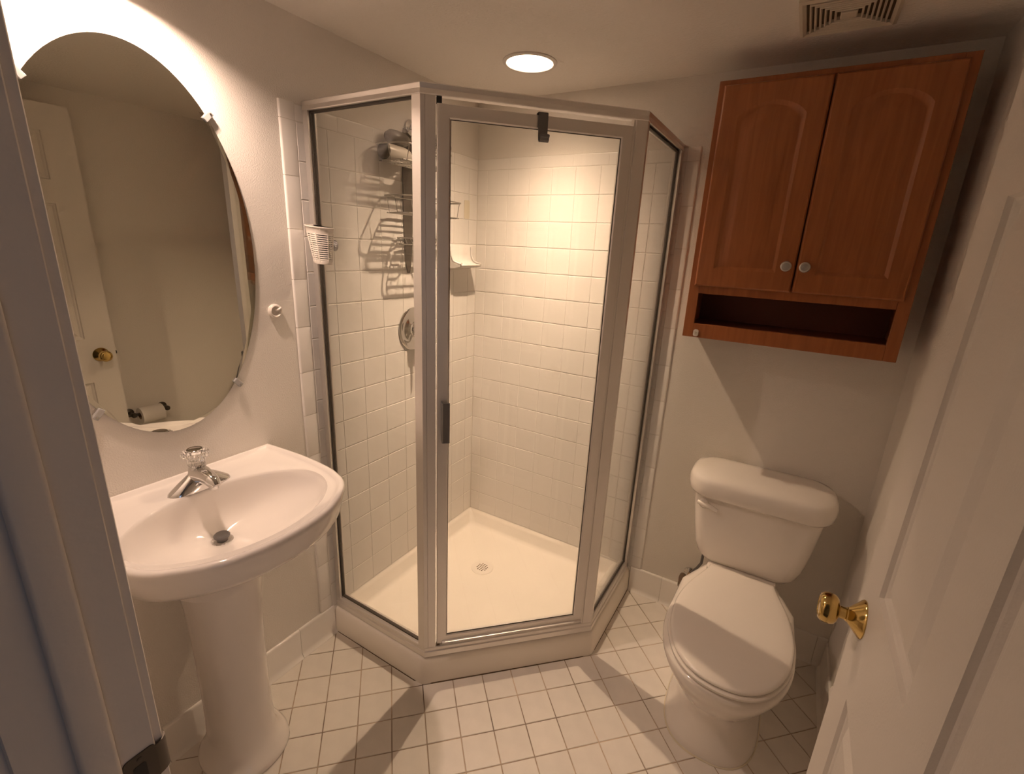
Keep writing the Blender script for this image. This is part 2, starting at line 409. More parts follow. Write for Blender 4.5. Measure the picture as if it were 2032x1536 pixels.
for dz in (-.021, .021): obj('screw', MB().lathe([(.0032, 0), (.0032, .0006), (.0015, .0009)], (DX0 + .0016, (ys0 + YF) / 2, zs_ + dz), (1, 0, 0), 12), M_bronze, sp)

# ================================================================ bathroom door (open into the room)
DF = 1.588                                   # face of the door toward the room
DT = .035; DY0 = -.950; DWd = .800; DY1 = DY0 - DWd; DTOP = 2.045; DBOT = .012
def door_slab():
    mb = MB()
    ys = [DY0, DY0 - .112, DY0 - .348, DY0 - .452, DY0 - .688, DY1]
    zs = [DBOT, .245, .790, 1.010, 1.635, 1.735, 1.935, DTOP]
    for side in (0, 1):
        x = DF if side == 0 else DF + DT; sg = 1 if side == 0 else -1
        for i in range(5):
            for k in range(7):
                y1, y0, z0, z1 = ys[i], ys[i + 1], zs[k], zs[k + 1]
                if i in (1, 3) and k in (1, 3, 5):
                    rings = []
                    for ins, d in ((0, 0), (.003, .0065), (.007, .008), (.013, .0125), (.019, .0125), (.044, .0015), (.046, .0010)):
                        rings.append([(x + sg * d, y0 + ins, z0 + ins), (x + sg * d, y1 - ins, z0 + ins), (x + sg * d, y1 - ins, z1 - ins), (x + sg * d, y0 + ins, z1 - ins)])
                    mb.loft(rings, cap0=False)
                else:
                    mb.add([(x, y0, z0), (x, y1, z0), (x, y1, z1), (x, y0, z1)], [(0, 1, 2, 3)])
    for (a, b) in (((DY0, DBOT), (DY0, DTOP)), ((DY1, DBOT), (DY1, DTOP)), ((DY0, DBOT), (DY1, DBOT)), ((DY0, DTOP), (DY1, DTOP))):
        mb.add([(DF, *a), (DF, *b), (DF + DT, *b), (DF + DT, *a)], [(0, 1, 2, 3)])
    bm = bmesh.new(); vs = [bm.verts.new(v) for v in mb.v]
    for f in mb.f: bm.faces.new([vs[i] for i in f])
    bmesh.ops.remove_doubles(bm, verts=bm.verts, dist=1e-5)
    out = MB(); return out.bm(bm)
dr = struct(obj('door_1', door_slab(), M_door, None, 12, origin=(DF, DY0, 0)))
KY, KZ = DY0 - .062, .926
kp = [(.0345, 0), (.0350, .002), (.0335, .0045), (.024, .013), (.0150, .0215), (.0128, .0235), (.0128, .0255), (.0110, .0270), (.0110, .0360), (.0150, .0375), (.0215, .0395), (.0262, .0440), (.0278, .0500), (.0278, .0570), (.0262, .0630), (.0225, .0668), (.0185, .0680), (.0170, .0668), (.0140, .0672), (0, .0676)]
for sg, x in ((-1, DF), (1, DF + DT)):
    obj('door_knob', MB().lathe(kp, (x, KY, KZ), (sg, 0, 0), 40), M_brass, dr, 40)
obj('latch_plate', MB().box((DF + .006, DY0 - .0005, KZ - .028), (DF + .029, DY0 + .0012, KZ + .028), .0008), M_bronze, dr)
obj('latch_bolt', MB().box((DF + .012, DY0, KZ - .008), (DF + .023, DY0 + .010, KZ + .008), .002, 2), M_bronze, dr)
for z in (.25, 1.03, 1.82):
    h = obj('hinge', MB().lathe([(.006, -.045), (.006, .045)], (DF - .004, DY1 - .008, z), (0, 0, 1), 12).box((DF - .003, DY1 - .004, z - .044), (DF + .001, DY1 + .003, z + .044)), M_brass, dr)

# ================================================================ SHOWER BASE
def line_off(oL, oB, oR, oD, oF):
    """five inward offsets: left wall, back wall, right front side, diagonal, left front side -> polygon corners (ccw from back-left)"""
    xl, yb = oL, -oB; xr = S2 - oR; yf = -(S2 - oF); dd = (S2 + P2) - oD * math.sqrt(2)      # x - y = dd
    return [(xl, yb), (xl, yf), (dd + yf, yf), (xr, xr - dd), (xr, yb)]
def round_poly(pts, rs, n=5):
    out = []; m = len(pts)
    for i in range(m):
        p = Vector(pts[i]); a = (Vector(pts[i - 1]) - p).normalized(); b = (Vector(pts[(i + 1) % m]) - p).normalized()
        ang = a.angle(b); r = rs[i]; t = r / math.tan(ang / 2)
        p0, p1 = p + a * t, p + b * t; c = p + (a + b).normalized() * (r / math.sin(ang / 2))
        v0, v1 = p0 - c, p1 - c
        for k in range(n + 1):
            f = k / n; v = (v0 * (1 - f) + v1 * f); v = v.normalized() * r if r > 1e-6 else v * 0
            out.append(tuple(c + v))
    return out
rings = []
def ringz(z, oL, oB, oR, oD, oF, r1=.03, rw=.002): rings.append([(x, y, z) for x, y in round_poly(line_off(oL, oB, oR, oD, oF), [rw, .003, r1, r1, .003])])
wo = .0002
ringz(.0, wo, wo, 0, 0, 0, .034)
ringz(.006, wo, wo, -.001, -.001, -.001, .034)
ringz(.085, wo, wo, .004, .004, .004, .03)
ringz(.100, wo, wo, .007, .007, .007, .028)
ringz(.109, wo, wo, .012, .012, .012, .024)
ringz(.1135, wo, wo, .020, .020, .020, .02)
ringz(.1140, .0065, .0065, .070, .070, .070, .02, .004)
ringz(.1130, .007, .007, .080, .080, .080, .03, .006)
ringz(.107, .013, .013, .088, .088, .088, .04, .012)
ringz(.098, .018, .018, .092, .092, .092, .05, .02)
ringz(.060, .034, .034, .100, .100, .100, .06, .03)
ringz(.050, .042, .042, .106, .106, .106, .06, .035)
ringz(.046, .056, .056, .118, .118, .118, .06, .04)
ringz(.040, .2, .2, .28, .26, .28, .05, .05)
sb = tag(obj('shower_pan', MB().loft(rings), M_acryl, None, 50, origin=(.45, -.45, 0)), 'cream five-sided shower floor pan with raised curb', 'shower pan')
DRN = (.307, -.318)
dn = obj('drain', MB().lathe([(.053, -.003), (.053, .0002), (.0515, .0013), (.036, .0016), (.0355, .0011), (.0, .0011)], (*DRN, .0412), (0, 0, 1), 40), M_wplast, sb, 25)
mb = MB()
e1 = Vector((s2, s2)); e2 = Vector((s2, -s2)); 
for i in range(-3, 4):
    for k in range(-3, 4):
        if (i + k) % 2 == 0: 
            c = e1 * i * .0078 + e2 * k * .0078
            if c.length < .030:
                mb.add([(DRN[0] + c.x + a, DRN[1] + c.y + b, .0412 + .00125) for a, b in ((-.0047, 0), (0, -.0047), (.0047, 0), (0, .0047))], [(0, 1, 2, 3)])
hl = obj('drain_hole_shade', mb, M_dirt_shade, dn, 0)  # flat dark diamonds paint the shade inside the strainer holes

pb = line_off(0, 0, -.0008, -.0008, -.0008)
cpts = [pb[1], tuple(Vector(pb[1]).lerp(Vector(pb[2]), .93)), tuple(Vector(pb[2]).lerp(Vector(pb[3]), .06)), tuple(Vector(pb[2]).lerp(Vector(pb[3]), .94)), tuple(Vector(pb[3]).lerp(Vector(pb[4]), .07)), pb[4]]
obj('caulk_line', MB().tube([(x, y, .0006) for x, y in cpts], [.0012, .002, .0026, .0012, .0012, .002], 6), M_dirt_shade, sb, 60)
# ================================================================ SHOWER ENCLOSURE
en = thing('shower_enclosure', (.7, -.7, .1145), 'silver framed neo-angle glass shower enclosure with pivoting door', 'shower enclosure')
def off_path(d):      # plan path of the frame, offset inward by d
    k = math.tan(math.radians(22.5)) * d
    return [(0.0065, -S1 + d), (P1 - k, -S1 + d), (S1 - d, -P1 + k), (S1 - d, -.0065)]
def rail(name, prof, mats, ends=True):
    """prof: list of (inward d, z). three mitred lengths"""
    for i in range(3):
        rings = [[(*off_path(d)[i], z) for d, z in prof], [(*off_path(d)[i + 1], z) for d, z in prof]]
        obj(name, MB().loft(rings), mats, en, 20)
rail('header_rail', [(0, 1.9045), (.0015, 1.9025), (.006, 1.902), (.006, 1.906), (.036, 1.906), (.042, 1.907), (.042, 1.926), (.036, 1.930), (.004, 1.930), (.0005, 1.927), (.0025, 1.916)], M_alu)
rail('sill_rail', [(0, .1140), (0, .134), (.0035, .1375), (.0035, .149), (.006, .152), (.012, .152), (.012, .158), (.030, .158), (.034, .150), (.042, .146), (.046, .1142)], M_alu)
def vpost(name, poly, z0, z1, m, sm=20): return obj(name, MB().loft([[(x, y, z0) for x, y in poly], [(x, y, z1) for x, y in poly]]), m, en, sm)
eD = Vector((s2, s2)); nI = Vector((-s2, s2))       # along the diagonal, inward normal
def dg(u, d=0): p = Vector((P1, -S1)) + eD * u + nI * d; return (p.x, p.y)
o_ = .0025
A0 = Vector((P1, -S1))
# corner posts
pl = [(P1 - .030, -S1 + o_), (P1 - .001, -S1 + o_), dg(.002, o_), dg(.0125, o_), dg(.0132, o_ + .0015), dg(.0140, o_), dg(.040, o_), dg(.040, o_ + .022), dg(.014, o_ + .030), (P1 - .030, -S1 + .034)]
vpost('corner_post', pl, .1522, 1.9045, M_alu)
LD = S1 * 0 + (S1 - P1) / s2        # diagonal length
pr_ = [(S1 - o_, -P1 + .016), (S1 - o_, -P1 + .001), dg(LD - .002, o_), dg(LD - .037, o_), dg(LD - .0385, o_ + .003), dg(LD - .044, o_ + .003), dg(LD - .044, o_ + .020), dg(LD - .014, o_ + .030), (S1 - .034, -P1 + .016)]
vpost('corner_post', pr_, .1522, 1.9045, M_alu)
# wall channels
vpost('wall_channel', [(.0066, -S1 + .002), (.028, -S1 + .002), (.028, -S1 + .007), (.026, -S1 + .007), (.026, -S1 + .028), (.028, -S1 + .028), (.028, -S1 + .034), (.0066, -S1 + .034)], .1522, 1.9035, M_alu)
vpost('wall_channel', [(S1 - .002, -.0066), (S1 - .002, -.034), (S1 - .007, -.034), (S1 - .007, -.032), (S1 - .028, -.032), (S1 - .028, -.034), (S1 - .034, -.034), (S1 - .034, -.0066)], .1522, 1.9035, M_alu)
# side glass with gasket lines
g1 = obj('glass_panel', MB().box((.022, -S1 + .0155, .150), (P1 - .028, -S1 + .0205, 1.908)), M_glass, en, 0)
g2 = obj('glass_panel', MB().box((S1 - .0205, -P1 + .014, .150), (S1 - .0155, -.026, 1.908)), M_glass, en, 0)
mb = MB().box((.026, -S1 + .0125, .158), (.030, -S1 + .0235, 1.903)).box((.026, -S1 + .0125, .1585), (P1 - .028, -S1 + .0235, .163)).box((.026, -S1 + .0125, 1.8975), (P1 - .028, -S1 + .0235, 1.903))
obj('gasket', mb, M_gasket, g1, 0)
mb = MB().box((S1 - .0235, -.036, .158), (S1 - .0125, -.0325, 1.903)).box((S1 - .0235, -P1 + .016, .1585), (S1 - .0125, -.033, .163)).box((S1 - .0235, -P1 + .016, 1.8975), (S1 - .0125, -.033, 1.903)).box((S1 - .0235, -P1 + .0155, .158), (S1 - .0125, -P1 + .020, 1.903))
obj('gasket', mb, M_gasket, g2, 0)
# the pivoting door: frame with mitred corners
u0, u1, z0, z1 = .0445, .5985, .1640, 1.8860
def dring(i, d): return [(*dg(a, d), z) for a, z in ((u0 + i, z0 + i), (u1 - i, z0 + i), (u1 - i, z1 - i), (u0 + i, z1 - i))]
def d3(u, z, d): x, y = dg(u, d); return (x, y, z)
fprof = [(0, .004), (.0015, .0022), (.006, .0015), (.031, .0015), (.0345, .0045), (.0345, .018), (.0, .018)]     # (inward in the frame, depth)
corners = [(u0, z0, 1, 1), (u1, z0, -1, 1), (u1, z1, -1, -1), (u0, z1, 1, -1)]
sdoor = obj('shower_door', MB().loft([[d3(cu + a * su, cz + a * sz, d) for a, d in fprof] for cu, cz, su, sz in corners], wrap=True), M_alu, en, 20)
mb = MB()
mb.loft([[d3(u0 + .033, z0 + .033, .0085), d3(u1 - .033, z0 + .033, .0085), d3(u1 - .033, z1 - .033, .0085), d3(u0 + .033, z1 - .033, .0085)],
         [d3(u0 + .033, z0 + .033, .0135), d3(u1 - .033, z0 + .033, .0135), d3(u1 - .033, z1 - .033, .0135), d3(u0 + .033, z1 - .033, .0135)]])
obj('glass_pane', mb, M_glass, sdoor, 0)
gp_ = [(.0340, .0050), (.0362, .0050), (.0362, .0085), (.0340, .0085)]
obj('gasket', MB().loft([[d3(cu + a * su, cz + a * sz, d) for a, d in gp_] for cu, cz, su, sz in corners], wrap=True), M_gasket, sdoor, 0)
# long pull handle on the free stile
hz0, hz1 = .953, 1.083
hp = [(.0565, .0015), (.0565, -.020), (.0600, -.0235), (.0805, -.0235), (.0805, -.0215), (.0615, -.0215), (.0590, -.019), (.0590, .0015)]
obj('door_pull', MB().loft([[d3(u, hz0, d) for u, d in hp], [d3(u, hz1, d) for u, d in hp]]), M_dkmet, sdoor, 20)
# drip rail along the foot of the door, pivots
obj('drip_rail', MB().loft([[d3(u, z, d) for z, d in ((.166, .0015), (.166, -.006), (.169, -.008), (.1735, -.006), (.1755, .0015))] for u in (.062, u1 - .004)]), M_alu, sdoor, 30)
mb = MB(); mb.loft([[d3(u, z, d) for u, d in ((.043, .004), (.0565, .004), (.0565, .017), (.043, .017))] for z in (1.8865, 1.9015)])
obj('pivot_block', mb, M_black, en, 0)
mb = MB(); mb.loft([[d3(u, z, d) for u, d in ((.043, .0), (.054, .0), (.054, .012), (.043, .012))] for z in (.158, .1655)])
obj('pivot_block', mb, M_dirt_shade, en, 0)

# over-door hook
hk = thing('towel_hook', (*dg(.328, -.004), 1.80), 'dark grey metal hook hanging over the top of the shower door', 'hook')
def ribbon(path, w0, w1, th, uc):
    rings = []
    P = [Vector(p) for p in path]
    for i, p in enumerate(P):
        t = (P[min(i + 1, len(P) - 1)] - P[max(i - 1, 0)]).normalized(); n = Vector((-t.y, t.x)) * th
        f = i / (len(P) - 1); w_ = w0 + (w1 - w0) * f
        rings.append([d3(uc - w_, p.y, p.x), d3(uc + w_, p.y, p.x), d3(uc + w_, p.y + n.y, p.x + n.x), d3(uc - w_, p.y + n.y, p.x + n.x)])
    return rings
path = [(.0205, 1.872), (.0205, 1.8895), (.0190, 1.8905), (-.0005, 1.8905), (-.0020, 1.8890), (-.0025, 1.86), (-.0025, 1.835), (-.005, 1.824), (-.011, 1.8175), (-.018, 1.8165), (-.023, 1.821), (-.0245, 1.830)]
obj('strap', MB().loft(ribbon(path, .0135, .0125, -.0022, .328)), M_dkmet, hk, 30)
obj('hook_tip', MB().lathe([(0, -.0135), (.004, -.0125), (.005, -.009), (.005, .009), (.004, .0125), (0, .0135)], d3(.328, 1.831, -.0245), (*eD, 0), 14), M_dkmet, hk, 40)

# ================================================================ SHOWER FITTINGS
VY = -.452
vs = thing('shower_valve', (.007, VY, 1.19), 'round chrome shower valve plate with lever on tiled wall', 'shower valve')
obj('escutcheon', MB().lathe([(.090, 0), (.090, .003), (.086, .007), (.080, .0085), (.074, .0065), (.060, .011), (.045, .014), (.036, .016), (.034, .022), (0, .022)], (.0062, VY, 1.19), (1, 0, 0), 56), M_chrome, vs, 40)
obj('valve_handle', MB().lathe([(.026, .02), (.027, .03), (.025, .05), (.022, .058), (.012, .062), (0, .062)], (.0062, VY, 1.19), (1, 0, 0), 28), M_chrome, vs, 40)
obj('lever', MB().tube([(.055, VY, 1.185), (.06, VY, 1.15), (.066, VY, 1.115), (.07, VY, 1.10)], [.008, .007, .006, .005], 12), M_chrome, vs, 40)
sh = thing('shower', (.007, VY, 1.96), 'chrome shower head on bent arm over the wire caddy', 'shower')
obj('wall_flange', MB().lathe([(.030, 0), (.029, .004), (.020, .012), (.011, .015), (.011, .02)], (.0062, VY, 1.955), (1, 0, 0), 28), M_chrome, sh, 40)
ap = [(.008, VY, 1.955), (.05, VY, 1.957), (.085, VY, 1.952), (.11, VY, 1.935), (.128, VY, 1.912)]
obj('shower_arm', MB().tube(ap, .0085, 14), M_chrome, sh, 40)
obj('spray_head', MB().lathe([(.010, 0), (.013, .012), (.013, .02), (.018, .028), (.034, .044), (.038, .050), (.038, .056), (.034, .058), (0, .058)], (.128, VY, 1.912), (.55, 0, -.83), 32), M_chrome, sh, 40)

# wire caddy
CY = -.478
cy_ = thing('shower_caddy', (.05, VY, 1.45), 'grey wire caddy with three baskets hung from the shower arm', 'shower caddy')
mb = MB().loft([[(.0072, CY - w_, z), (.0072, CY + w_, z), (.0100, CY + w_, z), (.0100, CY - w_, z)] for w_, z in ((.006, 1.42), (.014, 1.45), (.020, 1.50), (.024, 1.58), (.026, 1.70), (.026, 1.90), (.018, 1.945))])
obj('back_strip', mb, M_bronze, cy_)  # dark tapered flat strip behind the baskets
obj('hanger', MB().tube([(.012, VY + .014 * math.cos(a) * 1.1, 1.925 + .0) if False else (.022, VY + .017 * math.cos(a), 1.945 + .024 * math.sin(a)) for a in [PI * k / 10 for k in range(11)]], .004, 8), M_dkmet, cy_)
def basket(yc, hw, x0, x1, zt, zb, nslat, name='basket'):
    def loop(z, ins, r=.035):
        return [(x, y, z) for x, y in rrect(x0 + ins, x1 - ins, yc - hw + ins, yc + hw - ins, r, 6)]
    b = obj(name, MB().tube(loop(zt, 0), .0028, 7, True), M_wire, cy_, 60)
    obj('lower_ring', MB().tube(loop(zb, .012), .0026, 7, True), M_wire, b, 60)
    mb = MB()
    for k in range(nslat):
        x = x0 + .016 + (x1 - x0 - .032) * k / (nslat - 1)
        kx = (.012 if k < nslat / 2 else -.012) if k in (nslat // 2 - 1, nslat // 2 + 1) else 0
        mb.tube([(x, yc - hw + .014, zb), (x, yc - hw * .45, zb), (x + kx, yc - hw * .25, zb), (x + kx, yc + hw * .25, zb), (x, yc + hw * .45, zb), (x, yc + hw - .014, zb)], .0023, 6)
    for k in range(5):
        y = yc - hw + .03 + (2 * hw - .06) * k / 4
        mb.tube([(x1, y, zt), (x1 - .006, y, (zt + zb) / 2), (x1 - .012, y, zb), (x0 + .012, y, zb), (x0, y, zt)], .0014, 6)
    for sg in (-1, 1):
        mb.tube([((x0 + x1) / 2, yc + sg * hw, zt), ((x0 + x1) / 2, yc + sg * (hw - .012), zb)], .0014, 6)
    obj('wire_grid', mb, M_wire, b, 60)
basket(-.512, .140, .012, .155, 1.863, 1.812, 8)
basket(-.462, .160, .012, .150, 1.700, 1.642, 8)
basket(-.470, .092, .012, .130, 1.555, 1.532, 7)
# pale bottle lying in the top basket, with a rounded form added behind
b1 = thing('bottle', (.055, -.60, 1.82), 'pale bottle with dark round end lying in the top caddy basket', 'bottle')
obj('bottle_body', MB().lathe([(.026, 0), (.0275, .006), (.028, .09), (.024, .115), (.012, .125), (.011, .14)], (.050, -.638, 1.843), (0, 1, -.02), 28), M_wplast, b1, 40)
obj('bottle_end', MB().lathe([(0, -.002), (.018, -.003), (.0265, -.003), (.0285, .001), (.0285, .006), (.026, .006)], (.050, -.640, 1.843), (0, 1, -.02), 28), M_bronze, b1, 40)
grey_form = thing('bottle', (.06, -.56, 1.87), 'rounded smoky grey stand-in form behind the pale bottle in the caddy', 'bottle')  # added stand-in for the dark arc above the basket
obj('bottle_body', MB().lathe([(0, 0), (.014, .004), (.023, .020), (.026, .05), (.024, .09), (.014, .11), (.008, .114), (.008, .125)], (.036, -.612, 1.898), (0, 1, -.02), 24), mat('smoky_plastic', (.20, .18, .16), .25, trans=.3), grey_form, 50)

# soap dish
sd = thing('soap_dish', (.007, -.13, 1.44), 'white ceramic soap dish set in the shower wall corner', 'soap dish')
def sdring(k):
    # profile from top of back plate down to the tray lip
    return k
ya, yb_ = -.222, -.062
prof = [(.006, 1.535), (.014, 1.538), (.018, 1.530), (.020, 1.50), (.024, 1.478), (.036, 1.462), (.056, 1.455), (.078, 1.456), (.084, 1.452), (.080, 1.446), (.05, 1.440), (.02, 1.438), (.006, 1.438)]
rings = []
for k in range(9):
    f = k / 8; e = abs(2 * f - 1) ** 6
    y = ya + (yb_ - ya) * f
    rings.append([(.006 + (x - .006) * (1 - .10 * e), y, z if 1.44 < z < 1.53 else z) for x, z in prof])
obj('tray', MB().loft(rings), M_tile, sd, 50)
obj('back_plate', MB().box((.006, ya - .006, 1.432), (.013, yb_ + .006, 1.542), .003, 2), M_tile, sd)
for y in (ya + .004, yb_ - .004):
    obj('side_lip', MB().tube([(.016, y, 1.53), (.022, y, 1.49), (.035, y, 1.468), (.058, y, 1.460), (.080, y, 1.458)], .004, 8), M_tile, sd, 60)
tag(obj('adhesive_mark', MB().prism(rrect(-.108, -.066, 1.655, 1.735, .008, 4), 0, .0060, .0068), M_stain, None, 0, origin=(.0062, -.09, 1.69)), 'yellowed rectangular adhesive patch left on the tiles above the soap dish', 'adhesive mark')

# perforated cup fixed to the side panel
cu = thing('mesh_cup', (.078, -.93, 1.46), 'small white slotted plastic cup stuck on the shower side panel', 'cup')
def cring(s, z, t=0):
    # half-round outline, flat side toward the glass
    hw = .047 * s - t; dp = .052 * s - t; cx = .074 + (1.565 - z) * .02; yb = -S1 - .003 - t * .2
    pts = [(cx - hw, yb), (cx + hw, yb)]
    pts = [(cx + hw - .002 * 0, yb)] + [(cx + hw * math.cos(a), yb - dp * math.sin(a) ** .85) for a in [PI * k / 20 for k in range(1, 20)]] + [(cx - hw, yb)]
    return [(x, y, z + (.012 * (cx - x) / .047 * .35)) for x, y in pts]
zc0, zc1 = 1.468, 1.572
def sc_(z): f = (z - zc0) / (zc1 - zc0); return .68 + .32 * f
obj('rim', MB().loft([cring(sc_(1.556) + .0, 1.556), cring(1.0, 1.570), cring(1.06, 1.573), cring(1.06, 1.576), cring(.98, 1.576), cring(.93, 1.570), cring(sc_(1.556) - .05, 1.556)], cap0=False, cap1=False), M_wplast, cu, 40)
obj('bottom', MB().loft([cring(.66, zc0 - .004), cring(.69, zc0), cring(.70, zc0 + .008), cring(.62, zc0 + .008)], cap0=True, cap1=True), M_wplast, cu, 40)
for k in range(13):
    z = 1.479 + k * .0063
    s_ = sc_(z)
    obj('slat', MB().loft([cring(s_, z - .0017), cring(s_, z + .0017), cring(s_ - .03, z + .0017), cring(s_ - .03, z - .0017)], wrap=True, cap0=False, cap1=False), M_wplast, cu, 40)
for i in (0, 2, 7, 10, 13, 18, 20):
    path = []
    for z in (1.472, 1.515, 1.558):
        p = cring(sc_(z) - .015, z)[i]; path.append(p)
    obj('rib', MB().tube(path, .0019, 6), M_wplast, cu, 60)
obj('suction_cup', MB().lathe([(.017, 0), (.016, .0015), (.007, .004), (.005, .009)], (.100, -S1 + .0150, 1.52), (0, -1, 0), 20), M_clip, cu, 40)

# ================================================================ LIGHTS
rl = thing('recessed_light', (.447, -.338, H), 'round recessed ceiling light glowing over the shower', 'ceiling light')
LC = (.448, -.341)
obj('trim_ring', MB().lathe([(.093, 0), (.093, -.003), (.088, -.006), (.081, -.006), (.078, -.002), (.078, 0)], (*LC, H), (0, 0, 1), 56, cap=False), M_trim, rl, 40)
obj('lens', MB().lathe([(.079, -.001), (.079, -.003), (.05, -.0045), (.0100, -.0050)], (*LC, H), (0, 0, 1), 56, cap=False), emit('shower_lens_light', CAN_COL, 10.0), rl, 40)
obj('lamp_centre', MB().lathe([(.0100, -.0050), (.006, -.0054), (0, -.0055)], (*LC, H), (0, 0, 1), 40), emit('shower_lamp_centre', CAN_COL, CAN_E * 58.0, 5.0), rl, 40)

VX, VYY, VZ = .125, -1.385, 2.050          # rim of the shade
vl = thing('wall_sconce', (0, VYY, 2.10), 'small chrome wall lamp with metal shade glowing above the oval mirror', 'wall light')
obj('wall_plate', MB().lathe([(.045, 0), (.045, .006), (.036, .014), (.012, .018), (.012, .022)], (0, VYY, 2.098), (1, 0, 0), 36), M_chrome, vl, 40)
obj('arm', MB().tube([(.018, VYY, 2.098), (.05, VYY, 2.104), (.09, VYY, 2.116), (VX, VYY, 2.122)], .007, 12), M_chrome, vl, 40)
obj('shade', MB().lathe([(.060, 0), (.059, .016), (.050, .044), (.032, .066), (.016, .076), (0, .077), (0, .075), (.015, .074), (.031, .064), (.048, .043), (.0575, .016), (.0585, 0)], (VX, VYY, VZ), (0, 0, 1), 40, cap=False), mat('shade_enamel', (.75, .72, .68), .3), vl, 50)
obj('bulb', MB().lathe([(0, .022), (.012, .024), (.021, .032), (.024, .042), (.021, .052), (.012, .060), (.010, .072)], (VX, VYY, VZ), (0, 0, 1), 28), emit('sconce_bulb_light', VAN_COL, VAN_E), vl, 60)

# ceiling fan grille
fan = thing('exhaust_fan', (1.368, -.365, H), 'square cream ceiling vent with nested square louvres', 'vent')
FC = (1.358, -.336)
def sqring(h0, h1, za, zb, zc):
    mb = MB(); R = []
    for h, z in ((h1, za), (h1, zb), ((h0 + h1) / 2, zc), (h0, zb), (h0, za)):
        R.append([(FC[0] + a * h, FC[1] + b * h, z) for a, b in ((-1, -1), (1, -1), (1, 1), (-1, 1))])
    return mb.loft(R, cap0=False, cap1=False)
M_vent = mat('cream_plastic', (.62, .55, .45), .5)
obj('frame', sqring(.092, .108, H, H - .010, H - .014), M_vent, fan, 20)
obj('backing', MB().box((FC[0] - .093, FC[1] - .093, H - .003), (FC[0] + .093, FC[1] + .093, H - .0005)), M_dirt_shade, fan, 0)  # dark sheet, colour standing in for the shade behind the louvres
for k in range(6):
    h = .0850 - k * .0108
    obj('louvre', sqring(h - .0050, h, H - .002, H - .011, H - .013), M_vent, fan, 20)
obj('centre_plate', MB().box((FC[0] - .018, FC[1] - .018, H - .014), (FC[0] + .018, FC[1] + .018, H - .002), .002), M_vent, fan)

# ================================================================ MIRROR
MY, MZ, MA, MBz = -1.379, 1.482, .2592, .4585
mi = thing('oval_mirror', (0, MY, MZ), 'frameless oval mirror held by clear clips above the sink', 'mirror')
N = 96
def el(a, x): return [(x, MY + (MA - a) * math.cos(2 * PI * k / N), MZ + (MBz - a) * math.sin(2 * PI * k / N)) for k in range(N)]
obj('mirror_glass', MB().loft([el(0, .0045), el(0, .0060), el(.010, .0063), el(.011, .0063)]), M_mirror, mi, 2)
obj('backing', MB().loft([el(.002, 0.0), el(.002, .0044)]), M_gasket, mi, 0)
for y, z in ((-1.556, 1.823), (-1.205, 1.823), (-1.211, 1.122), (-1.543, 1.117)):
    ay, az = (y - MY), (z - MZ) * .55; L = math.hypot(ay, az); ay /= L; az /= L
    mb = MB(); 
    mb.box((.0, -.007, -.016), (.0085, .007, .012), .002, 2).box((.0092, -.007, -.016), (.0120, .007, .004), .001)
    mb.box((.0, -.007, .0015), (.012, .007, .012), .002, 2)
    an = math.atan2(az, ay) - PI / 2
    rot = Matrix.Rotation(an, 4, 'X')
    mb.v = [tuple((rot @ Vector(v)) + Vector((0.0, y + ay * .004, z + az * .004))) for v in mb.v]
    c = obj('mirror_clip', mb, M_clip, mi)
    obj('screw', MB().lathe([(.003, 0), (.0025, .0015)], (.012, y + ay * .010, z + az * .010), (1, 0, 0), 10), M_chrome, c)

# wall hook
wh = thing('wall_hook', (0, -1.069, 1.317), 'small round white plastic wall hook between mirror and shower', 'hook')
obj('ring', MB().lathe([(.0215, 0), (.022, .004), (.0205, .009), (.0165, .011), (.0145, .009), (.0135, .005), (.0135, .003), (0, .003)], (0, -1.069, 1.318), (1, 0, 0), 36), M_wplast, wh, 50)
obj('peg', MB().tube([(.003, -1.065, 1.320), (.009, -1.062, 1.322), (.012, -1.057, 1.325), (.013, -1.053, 1.329)], [.005, .0042, .0036, .0030], 10), M_wplast, wh, 50)

# ================================================================ PEDESTAL SINK
SC = Vector((.265, -1.402))
hwp = [(0, .268), (.1, .276), (.2, .279), (.30, .272), (.35, .259), (.376, .250), (.408, .229), (.448, .184), (.470, .148), (.485, .115), (.497, .06), (.501, 0)]
def hw_at(x):
    for i in range(len(hwp) - 1):
        if hwp[i][0] <= x <= hwp[i + 1][0]:
            f = (x - hwp[i][0]) / (hwp[i + 1][0] - hwp[i][0]); return hwp[i][1] + (hwp[i + 1][1] - hwp[i][1]) * f
    return 0
